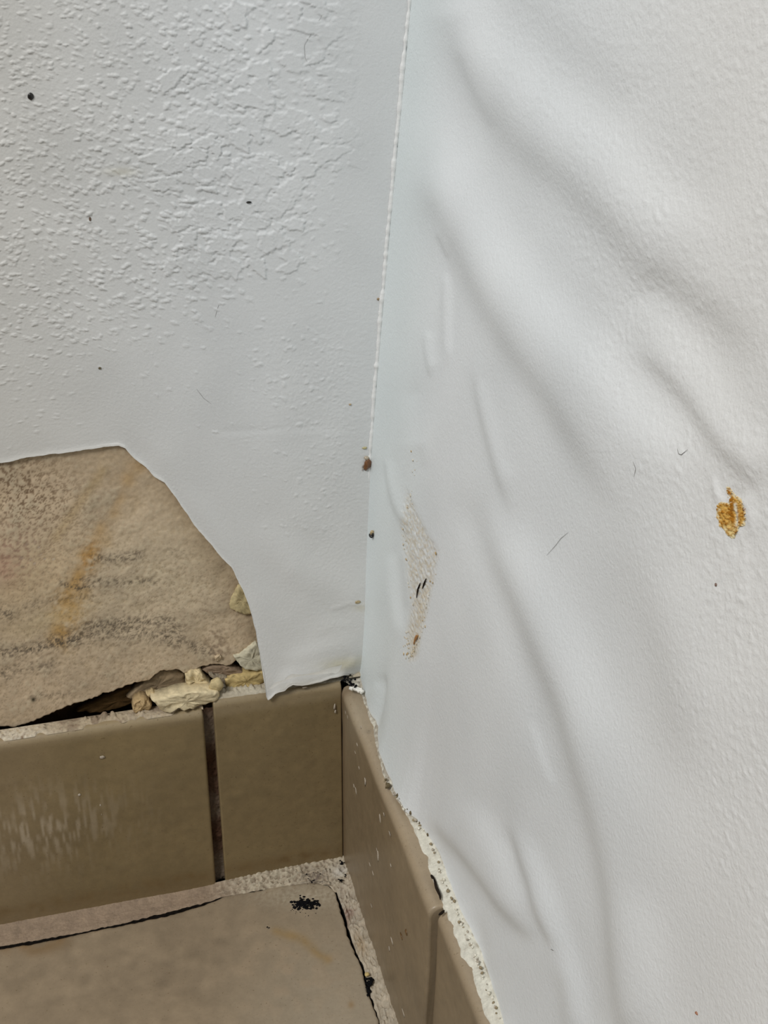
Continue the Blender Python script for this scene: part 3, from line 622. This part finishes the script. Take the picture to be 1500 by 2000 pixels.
# white painted bead between right tiles and wallpaper
inner = [(700, 1345), (712, 1372), (728, 1420), (737, 1470), (746, 1512), (758, 1532), (775, 1562), (795, 1592), (818, 1646), (839, 1704), (852, 1735), (862, 1760), (873, 1787), (893, 1839), (922, 1906), (945, 1974), (957, 2003)]
ip = np.array(inner, float); I3 = onplane(ip[:, 0], ip[:, 1], 2, .0806); I3 = np.concatenate([[(.0012, .006, .0806)], I3]); I3 = resample(I3, 300)
ext = np.stack([np.full(40, I3[-1, 0]), np.linspace(I3[-1, 1], -.4, 41)[1:], np.full(40, .0806)], 1); I3 = np.concatenate([I3, ext])
outx = np.interp(I3[:, 1], HY, HX)+.0022; rr = np.random.default_rng(9)
I3[:, 0] = np.minimum(I3[:, 0]+.0004*smooth(rr.standard_normal(len(I3)), 6), outx-.0008)
vv = np.linspace(0, 1, 14); Vg = vv[None, :]; Xg = I3[:, :1]*(1-Vg)+outx[:, None]*Vg; Yg = np.repeat(I3[:, 1:2], 14, 1)
Zg = .0799+.0011*np.sin(np.pi*np.clip(Vg*.62+.05, 0, 1))+.00007*q1(Xg, Yg)+.00022*q2(Xg, Yg)+.0009*Vg**2-.0006*(Vg < .05)
V = np.stack([Xg, Yg, Zg], -1); px, py = proj(V)
c = np.ones(Xg.shape+(3,))*np.array([.66, .64, .55]); c = mixc(c, .8*sst(1640, 1560, py)*(.6+.5*q1(Xg, Yg)), (.34, .30, .24)); c = mixc(c, .35*sst(.7, 1.5, q1(Xg, Yg*.4)), (.42, .38, .31)); c = mixc(c, .5*(Vg > .8)*sst(.6, 1.2, q1(Xg+.1, Yg)), (.26, .2, .13))
o = strip('paint_bead', V, M_mort, br, c, True); o['label'] = 'lumpy off-white paint bead along the tile top'
# dark gaps on that bead
for pts, r_ in (([(846, 1712), (849, 1720), (852, 1733), (859, 1748), (860, 1757)], .00045), ([(842, 1709), (846, 1716)], .0004), ([(857, 1787), (863, 1783), (868, 1778)], .0004)):
    P = onplane(np.array([p[0] for p in pts], float), np.array([p[1] for p in pts], float), 2, .0812); tube('gap', P, r_, M_sub, br)
# dark crumbs on the paper edge (tiny, beyond counting)
def lumps(name, centres, sizes, m, parent=None, seed=0, cols=None, sub=1):
    import bmesh
    r = np.random.default_rng(seed); b = bmesh.new(); bmesh.ops.create_icosphere(b, subdivisions=sub, radius=1); b.verts.ensure_lookup_table(); b.faces.ensure_lookup_table()
    v0 = np.array([v.co[:] for v in b.verts]); f0 = np.array([[v.index for v in f.verts] for f in b.faces]); b.free(); VV = []; FF = []; CC = []
    for k, (c_, s_) in enumerate(zip(centres, sizes)):
        ang = r.uniform(0, 6); R = np.array([[math.cos(ang), -math.sin(ang), 0], [math.sin(ang), math.cos(ang), 0], [0, 0, 1]])
        q = v0*(1+.22*r.standard_normal((len(v0), 1))); q = q*np.asarray(s_)
        if np.ndim(s_) == 0: q = q@R.T
        VV.append(q+c_); FF.append(f0+k*len(v0)); CC.append(np.tile(cols[k % len(cols)] if cols is not None else (.5, .4, .3), (len(v0), 1)))
    o = mesh_obj(name, np.concatenate(VV), np.concatenate(FF), m, parent, np.concatenate(CC))
    return rel(o, parent) if parent is not None and parent.location.length else o
r = np.random.default_rng(12); cen = []; siz = []; cols = []
hemline = resample(np.array(hem[6:], float), 150)
for k in range(90):
    p = hemline[r.integers(0, 150)]+r.normal(0, 1.6, 2); P = onplane(p[0], p[1], 2, .0816); cen.append(P+r.normal(0, .0002, 3)); siz.append(r.uniform(.00015, .0005)); cols.append([(.75, .72, .62), (.3, .24, .15), (.7, .66, .55), (.45, .4, .32)][r.integers(0, 4)])
for p, s_ in (((754, 1523), .0005), ((757, 1534), .0011), ((778, 1553), .0007), ((783, 1560), .0007), ((799, 1580), .0009), ((803, 1587), .0009), ((822, 1606), .0008), ((837, 1629), .0007)):
    cen.append(onplane(p[0], p[1], 2, .0818)); siz.append(s_); cols.append((.13, .10, .055))
tag(lumps('paint_crumbs', cen, siz, M_chip, br, 3, cols), kind='stuff')

o = lumps('frayed_crumbs', SCUFF_CRUMBS[0], SCUFF_CRUMBS[1], M_chip, wpr, 23, SCUFF_CRUMBS[2]); o['kind'] = 'stuff'
# ------------------------------------------------------------------ FLOOR: tile, gaps, grout
crack = [(0, 1853), (80, 1839), (165, 1821), (240, 1806), (320, 1789), (400, 1766), (440, 1749), (500, 1738), (560, 1727), (605, 1722), (640, 1726), (654, 1738)]
crackr = [(654, 1738), (663, 1768), (672, 1800), (681, 1832), (694, 1862), (706, 1888), (710, 1905), (716, 1930), (723, 1950), (732, 1975), (741, 2003)]
A3 = onplane(*np.array(crack, float).T, 2, 0.); B3 = onplane(*np.array(crackr, float).T, 2, 0.)
sl = (A3[3]-A3[0])/np.linalg.norm(A3[3]-A3[0]); Aext = A3[0]-sl*.22; A = resample(np.concatenate([[Aext], A3]), 520)
Bext = np.array([B3[-1, 0]-.001, -.32, 0]); B = resample(np.concatenate([B3, [Bext]]), 420)
rr = np.random.default_rng(15); A[1:-1, 1] += .00018*smooth(rr.standard_normal(520), 1)[1:-1]; B[1:-1, 0] += .0002*smooth(rr.standard_normal(420), 1)[1:-1]
D3 = np.array([Aext[0], -.32, 0]); u = np.linspace(0, 1, 520)[None, :, None]; v = np.linspace(0, 1, 420)[:, None, None]
top = A[None]; bot = D3*(1-u)+Bext*u; lf = Aext*(1-v)+D3*v; rt = B[:, None]
P = (1-v)*top+v*bot+(1-u)*lf+u*rt-((1-u)*(1-v)*Aext+u*(1-v)*A[-1]+(1-u)*v*D3+u*v*Bext)
px, py = proj(P); f1 = Noise(.005, 101); f2 = Noise(.0012, 102, lo=.004); f3 = Noise(.03, 103); a1 = f1(P[..., 0], P[..., 1]); a2 = f2(P[..., 0], P[..., 1]); a3 = f3(P[..., 0], P[..., 1])
P[..., 2] = .00012*a3+.00003*a1
dv = np.minimum(np.linalg.norm(P-A[None], axis=-1), np.linalg.norm(P-B[:, None], axis=-1)); P[..., 2] -= .0005*np.exp(-(dv/.0005)**2)
c = np.ones(px.shape+(3,))*np.array([.29, .225, .15])*(1+.05*a3+.05*a1)[..., None]
c = mixc(c, sst(350, 750, px+.25*(py-1850))*.75, (.36, .30, .215)); c = mixc(c, .4*sst(1780, 1990, py)*sst(400, 700, px), (.43, .37, .28))
c = mixc(c, .55*np.exp(-(polydist(px, py, [(540, 1820), (590, 1835), (620, 1862), (640, 1875)])[0]/9)**2)*(1+.3*a1), (.33, .21, .07))
c = mixc(c, .4*np.exp(-(polydist(px, py, [(0, 1850), (80, 1850), (120, 1840)])[0]/14)**2)*(1+.6*a1), (.24, .15, .07)); c = mixc(c, .4*np.exp(-(polydist(px, py, [(60, 1858), (130, 1840)])[0]/12)**2), (.20, .13, .06))
c = mixc(c, .6*gblob(px, py, 686, 1963, 4, 5), (.3, .17, .05)); c = mixc(c, .45*gblob(px, py, 600, 1750, 70, 16)*(1+.5*a2), (.50, .44, .33))
c = mixc(c, .35*gblob(px, py, 560, 1900, 90, 60)*sst(0, 1.2, a1), (.40, .30, .2))
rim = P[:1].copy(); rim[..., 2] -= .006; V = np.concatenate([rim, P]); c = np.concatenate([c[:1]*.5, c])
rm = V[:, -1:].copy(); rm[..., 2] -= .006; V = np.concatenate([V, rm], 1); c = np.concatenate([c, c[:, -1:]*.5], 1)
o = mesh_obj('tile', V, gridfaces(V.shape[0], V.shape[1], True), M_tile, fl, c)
# grout fillet at back
o1 = np.array(crack, float); o1[:, 1] -= np.interp(o1[:, 0], [0, 120, 170, 230, 300, 390, 430, 500, 650], [6, 6, 2, 3.5, 7, 6, 0, -2, -3])
O3 = onplane(*o1.T, 2, 0.); O3 = np.concatenate([[O3[0]-sl*.22], O3]); O3 = np.concatenate([O3, [[.0005, O3[-1, 1], 0]]]); O3 = resample(O3, 620); O3[:, 1] += .0002*smooth(rr.standard_normal(620), 1)
inner_y = np.where(O3[:, 0] > -.0435, .0004, .0)
vv = np.linspace(0, 1, 44)[:, None]; Xg = np.repeat(O3[None, :, 0], 44, 0); Yg = O3[None, :, 1]*(1-vv)+(inner_y[None, :]+.0004)*vv
m1 = Noise(.0010, 111, lo=.006); m2 = Noise(.004, 112); rough_ = sst(-.055, -.03, Xg); M1 = m1(Xg, Yg); M2 = m2(Xg, Yg)
Zg = -.0004+.0004*sst(0, .15, vv)+rough_*(.0005*sst(0, .4, vv)+.00045*np.clip(M1, -1, 2)*sst(0, .2, vv)*sst(1.1, .75, vv)+.0010*vv**2+.0004*M2*sst(1.1, .6, vv))+(.0012*vv**3)+.00005*M1
V = np.stack([Xg, Yg, Zg], -1); px, py = proj(V)
c = np.ones(Xg.shape+(3,))*np.array([.29, .215, .15])*(1+.07*M2)[..., None]; c = mixc(c, rough_*(.75+.25*M1), (.50, .44, .33))
c = mixc(c, .8*gblob(px, py, 615, 1715, 22, 14)*sst(-.4, .8, M1), (.08, .05, .045)); c = mixc(c, .5*rough_*sst(.3, 1.3, -M1), (.13, .10, .07)); c = mixc(c, .6*gblob(px, py, 665, 1702, 12, 8), (.62, .60, .55))
rim = V[:1].copy(); rim[..., 2] -= .006; rm0 = V[:1].copy(); rm0[..., 2] -= .0001; V = np.concatenate([rim, rm0, V]); c = np.concatenate([c[:1]*.05, c[:1]*.05, c])  # crack-side rows near-black: gap shade and dirt put into the colour
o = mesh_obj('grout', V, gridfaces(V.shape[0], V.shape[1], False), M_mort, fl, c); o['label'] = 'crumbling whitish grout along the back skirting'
# grout strip at right
o1 = np.array(crackr, float); o1[:, 0] += np.interp(o1[:, 1], [1738, 1760, 1850, 1900, 2000], [2, 5, 5, 4, 3]); O3 = onplane(*o1.T, 2, 0.); O3 = np.concatenate([[O3[0]+[0, .006, 0]], O3, [[Bext[0]+.001, -.32, 0]]]); O3 = resample(O3, 420); O3[:, 0] += .0002*smooth(rr.standard_normal(420), 1)
vv = np.linspace(0, 1, 36)[None, :]; Yg = np.repeat(O3[:, 1:2], 36, 1); Xg = O3[:, :1]*(1-vv)+(.0+.0022*(Yg < -.1043)+.0003)*vv
M1 = m1(Xg, Yg); M2 = m2(Xg, Yg); Zg = -.0005+.0006*sst(0, .15, vv)+.00035*M1*sst(0, .2, vv)+.0003*M2+.0018*vv**2.5
V = np.stack([Xg, Yg, Zg], -1); px, py = proj(V)
c = np.ones(Xg.shape+(3,))*np.array([.44, .38, .29])*(1+.08*M2)[..., None]; c = mixc(c, .5*sst(.2, 1.2, -M1)*sst(1900, 1760, py), (.2, .14, .10)); c = mixc(c, .6*gblob(px, py, 683, 1782, 8, 5)+.5*gblob(px, py, 676, 1795, 5, 12), (.16, .06, .045))
c = mixc(c, .6*gblob(px, py, 703, 1845, 7, 14, -20), (.36, .25, .13)); c = mixc(c, .35*sst(.3, 1.2, M1), (.56, .51, .42)); c = mixc(c, .4*sst(.6, 1, vv), (.33, .27, .19))
rim = V[:, :1].copy(); rim[..., 2] -= .006; rm0 = V[:, :1].copy(); rm0[..., 2] -= .0001; V = np.concatenate([rim, rm0, V], 1); c = np.concatenate([c[:, :1]*.05, c[:, :1]*.05, c], 1)  # crack side of this strip coloured near-black too, for gap shade and dirt
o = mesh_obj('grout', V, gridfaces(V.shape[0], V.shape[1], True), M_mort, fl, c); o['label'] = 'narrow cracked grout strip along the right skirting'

# ------------------------------------------------------------------ LOOSE THINGS
def solid_chip(name, poly, Y, thick, dome, col, label, cat, group, seed):
    o = chip(name, poly, Y, thick, dome, col, None, seed=seed); tag(o, label, cat, group); return o
def lump1(name, P, size, col, label, cat, m=M_chip, seed=1, group=None, sub=3, rot=None):
    import bmesh
    r = np.random.default_rng(seed); b = bmesh.new(); bmesh.ops.create_icosphere(b, subdivisions=sub, radius=1)
    ph = r.uniform(0, 6, 9)
    for v_ in b.verts:
        c_ = v_.co; k = 1+.10*math.sin(3*c_.x+ph[0])+.08*math.sin(4*c_.y+ph[1]+2*c_.z)+.06*math.sin(7*c_.z+ph[2]+3*c_.x)+.02*r.standard_normal()
        v_.co = Vector((c_.x*size[0], c_.y*size[1], c_.z*size[2]))*k
    V = np.array([v_.co[:] for v_ in b.verts]); f = np.array([[q.index for q in fc.verts] for fc in b.faces]); b.free()
    if rot: V = V@np.array(Matrix.Rotation(math.radians(rot[0]), 3, rot[1])).T
    cc = np.array(col)*(1+.08*r.standard_normal((len(V), 1))); o = mesh_obj(name, V, f, m, None, np.clip(cc, 0, 1)); o.location = P; tag(o, label, cat, group); return o
solid_chip('plaster_chunk', [(296, 1366), (318, 1362), (340, 1354), (370, 1349), (400, 1347), (428, 1350), (429, 1362), (415, 1370), (398, 1374), (375, 1381), (362, 1380), (345, 1384), (328, 1390), (318, 1390), (310, 1380)], .0022, .005, .0013, (.66, .56, .36), 'long pale yellow plaster sliver lying on the back skirting above the tile joint', 'plaster', None, 77)
P = onplane(422., 1337., 1, .0035); lump1('plaster_pebble', P, (.0022, .0018, .0027), (.55, .45, .25), 'round yellow plaster pebble on the skirting at the top of the tile joint', 'pebble', seed=4)
# insects, droppings
def corner_pt(px, py, y=YW-.0012): return onplane(float(px), float(py), 1, y)
hk = empty('insect_husk', corner_pt(718, 907, YW-.0010)); tag(hk, 'brown oval insect husk stuck in the wallpaper corner, upper of the two dark specks', 'insect')
o = lump1('shell', (0, 0, 0), (.0011, .0009, .0021), (.17, .075, .03), None, None, M_husk, seed=6, rot=(12, 'Y')); o.parent = hk
o = lump1('head', (-.0003, 0, .0023), (.0008, .0006, .0007), (.42, .36, .27), None, None, M_husk, seed=7, sub=2); o.parent = hk
for sx, z_ in ((-1, -.0008), (-1, .0003)):
    t_ = tube('leg', np.array([(sx*.0008, 0, z_), (sx*.0016, -.0001, z_-.0006), (sx*.0018, 0, z_-.0013)]), .00012, M_husk, None, col=(.3, .24, .18)); t_.parent = hk
fk = empty('dark_flake', onright(np.array(730.), np.array(1042.))+np.array([-.0008, 0, 0])); tag(fk, 'black and tan flake stuck beside the corner, lower of the two dark specks', 'flake')
o = lump1('black_crust', (0, 0, -.0006), (.0009, .0011, .0006), (.01, .01, .01), None, None, M_husk, seed=8, sub=2); o.parent = fk
o = lump1('tan_tip', (.0001, -.0004, .0006), (.0006, .0007, .0011), (.40, .31, .17), None, None, M_husk, seed=9, sub=2); o.parent = fk
o = lump1('black_crust', (.0002, -.0008, .0004), (.0004, .0004, .0005), (.02, .018, .012), None, None, M_husk, seed=18, sub=2); o.parent = fk
def bspeck(px, py, s, col, lab, seed):
    P = onplane(float(px), float(py), 1, YW); h = float(back_relief(np.array(P[0]), np.array(P[2]))[0]); lw = float(standoff(P[0], P[2]))
    P[1] = YW-h-lw-.0001; P = onplane(float(px), float(py), 1, P[1]); return lump1('speck', P, s, col, lab, 'speck', M_husk, seed, sub=2)
bspeck(60, 188, (.00085, .0004, .0009), (.012, .01, .008), 'round black fly speck at the upper left of the back wallpaper', 20)
bspeck(486, 395, (.0007, .0003, .00035), (.012, .01, .008), 'tiny black bar-shaped speck among the blisters of the back wallpaper', 21)
bspeck(176, 428, (.0003, .0002, .0006), (.12, .07, .04), 'tiny brown speck on the stippled left field of the back wallpaper', 22)
bspeck(195, 719, (.0004, .0002, .0004), (.12, .1, .05), 'tiny dark speck on the smooth paper well above the torn edge', 23)
bspeck(739, 584, (.0005, .0003, .0004), (.35, .25, .14), 'small tan speck on the corner seam halfway up', 24)
bspeck(712, 875, (.0009, .0003, .00035), (.45, .40, .2), 'small yellowish crumb just above the insect husk', 25)
bspeck(684, 790, (.0004, .0003, .0003), (.45, .33, .18), 'tiny tan dot left of the corner seam above the yellowish crumb', 26)
bspeck(699, 1176, (.0009, .0003, .0007), (.42, .33, .18), 'tan crumb at the end of the crease near the corner, above the hem', 27)
def rspeck(px, py, s, col, lab, seed): return lump1('speck', rpt(px, py, .00005), s, col, lab, 'speck', M_husk, seed, sub=2)
rspeck(1400, 1142, (.0002, .0003, .0003), (.2, .13, .1), 'tiny brown speck below the rust stain on the right wallpaper', 30)
rspeck(1360, 1979, (.00025, .0004, .0003), (.35, .15, .08), 'reddish brown speck near the bottom right of the right wallpaper', 31)
rspeck(816, 1572, (.0002, .0009, .0003), (.12, .08, .05), 'small brown speck on the paper just above the right skirting', 32)
def hair(pts, side, lab, r_=.00007):
    if side == 'r': P = np.array([rpt(a, b, .0001) for a, b in pts])
    else: P = np.array([onplane(float(a), float(b), 1, YW-.0002) for a, b in pts])
    tag(tube('hair', P, r_, M_hair), lab, 'hair')
hair([(1064, 1085), (1078, 1068), (1090, 1052), (1105, 1040)], 'r', 'short grey hair on the middle of the right wallpaper', .00004)
hair([(1322, 876), (1325, 886), (1332, 888), (1342, 878)], 'r', 'curled hair just above and left of the rust stain', .00005)
hair([(1245, 900), (1250, 915), (1246, 930)], 'r', 'faint short hair left of the curled one on the right wallpaper', .00004)
hair([(1079, 1853), (1084, 1856)], 'r', 'tiny dark hair at the lower end of the small fold', .00008)
hair([(632, 0), (630, 28), (612, 60), (594, 88), (596, 115), (608, 132)], 'b', 'long fine hair at the top of the back wallpaper near the corner', .00003)
hair([(384, 760), (398, 778), (414, 790)], 'b', 'fine hair on the smooth lower part of the back wallpaper', .00005)
hair([(429, 590), (424, 606), (420, 620)], 'b', 'faint hair just below the stippled field of the back wallpaper', .00004)

# mould
def mould(pxs, z, lab, seed, spread, n, smin=.0002, smax=.0006, flat=.35, axis=2):
    r = np.random.default_rng(seed); cen = []; siz = []
    for k in range(n):
        c_ = pxs[r.integers(0, len(pxs))]; q = (c_[0]+r.normal(0, c_[2]), c_[1]+r.normal(0, c_[3])); P = onplane(q[0], q[1], axis, z); cen.append(P); s_ = r.uniform(smin, smax)
        siz.append((s_, s_, s_*flat) if axis == 2 else (s_, s_*flat, s_))
    o = lumps('mold_patch', cen, siz, M_mold, None, seed, [(.01, .01, .01)]); tag(o, lab, 'mold'); return o
mould([(583, 1764, 6, 3.5), (592, 1760, 4, 4), (588, 1768, 8, 3), (604, 1766, 6, 4), (612, 1768, 6, 4)], .0001, 'black mold blotch on the floor tile near the corner', 200, 1, 110, .00025, .0008)
mould([(596, 1785, 8, 4), (577, 1778, 4, 3)], .0001, 'faint scatter of mold dots just below the black blotch on the floor tile', 201, 1, 14, .0001, .00025)
mould([(523, 1813, 1.5, 1.2)], .0001, 'single small black mold dot on the floor tile left of the blotch', 202, 1, 10, .0002, .0005)
mould([(724, 1916, 3, 4), (719, 1920, 2, 4), (720, 1932, 2, 5)], .0006, 'black mold spot on the floor grout beside the right skirting', 203, 1, 45, .0002, .0007)
mould([(677, 1326, 5, 3), (684, 1330, 5, 3), (690, 1338, 4, 2), (683, 1312, 4, 3), (697, 1300, 3, 3)], .0838, 'black mold cluster where the two skirtings and the torn hem meet', 204, 1, 34, .0002, .0006, .8)
mould([(672, 1714, 3, 3), (668, 1720, 3, 2), (612, 1712, 9, 5), (630, 1705, 6, 4), (605, 1722, 8, 3)], .0018, 'dark mold flecks in the crumbled grout at the inner floor corner', 205, 1, 40, .0001, .0004)
mould([(667, 1686, 2, 3)], .0022, 'small dark mold spot at the foot of the tile corner', 206, 1, 12, .0002, .0005)
P = onplane(717., 1903., 2, .0012); lump1('sand_grain', P, (.0008, .0008, .0007), (.6, .46, .2), 'small yellow grain just above the black mold spot on the floor grout', 'grain', seed=40, sub=2)
# loose paint flake on tile corner
solid = chip('paint_flake', [(683, 1341), (692, 1341), (706, 1345), (711, 1350), (704, 1354), (695, 1348), (684, 1346)], .0830, .0006, .0004, (.82, .80, .74), None, seed=90, axis=2); tag(solid, 'small bright white paint flake on the top corner of the right skirting', 'flake')
# white flecks on tiles: tiny, splashed
def flecks(parent, pts, axis, val, seed):
    r = np.random.default_rng(seed); cen = []; siz = []
    for (a, b, w_, h_) in pts:
        P = onplane(float(a), float(b), axis, val); d = np.linalg.norm(P-CLOC)/F
        s_ = [w_*d*.5, .00008, h_*d*.55]
        if axis == 0: s_ = [.00008, w_*d*1.6, h_*d*.55]
        cen.append(P); siz.append(s_)
    o = lumps('paint_flecks', cen, siz, M_white, parent, seed, [(.7, .66, .58)], 1); tag(o, kind='stuff')
flecks(bb, [(201, 1479, 11, 9), (155, 1553, 7, 6), (196, 1573, 4, 6), (173, 1610, 4, 26), (194, 1604, 3, 18), (198, 1590, 3, 8), (25, 1435, 3, 3), (12, 1655, 4, 36), (654, 1380, 5, 14), (595, 1343, 14, 4), (655, 1390, 4, 8)], 1, -.00003, 5)
fr = [(675, 1390, 4, 14), (679, 1400, 3, 10), (697, 1453, 5, 8), (694, 1470, 5, 6), (713, 1527, 4, 24), (695, 1545, 6, 18), (691, 1535, 4, 8), (742, 1600, 5, 22), (750, 1592, 4, 8), (728, 1650, 4, 8), (738, 1672, 4, 28), (736, 1660, 4, 6), (722, 1688, 5, 6), (728, 1705, 5, 6), (761, 1628, 4, 6), (763, 1690, 4, 6), (755, 1766, 5, 6), (725, 1768, 5, 4), (765, 1837, 7, 8), (760, 1853, 3, 12), (787, 1977, 6, 10), (701, 1500, 3, 6), (705, 1420, 3, 8)]
flecks(br, fr, 0, -.00003, 6)
for q in ((784, 1829), (793, 1821)):
    P = onplane(float(q[0]), float(q[1]), 0, -.0001)
o = lumps('brown_spots', [onplane(784., 1829., 0, -.0001), onplane(793., 1821., 0, -.0001)], [(.0002, .0012, .0008), (.0002, .0010, .0008)], M_husk, br, 8, [(.16, .085, .03)], 2); o['kind'] = 'stuff'
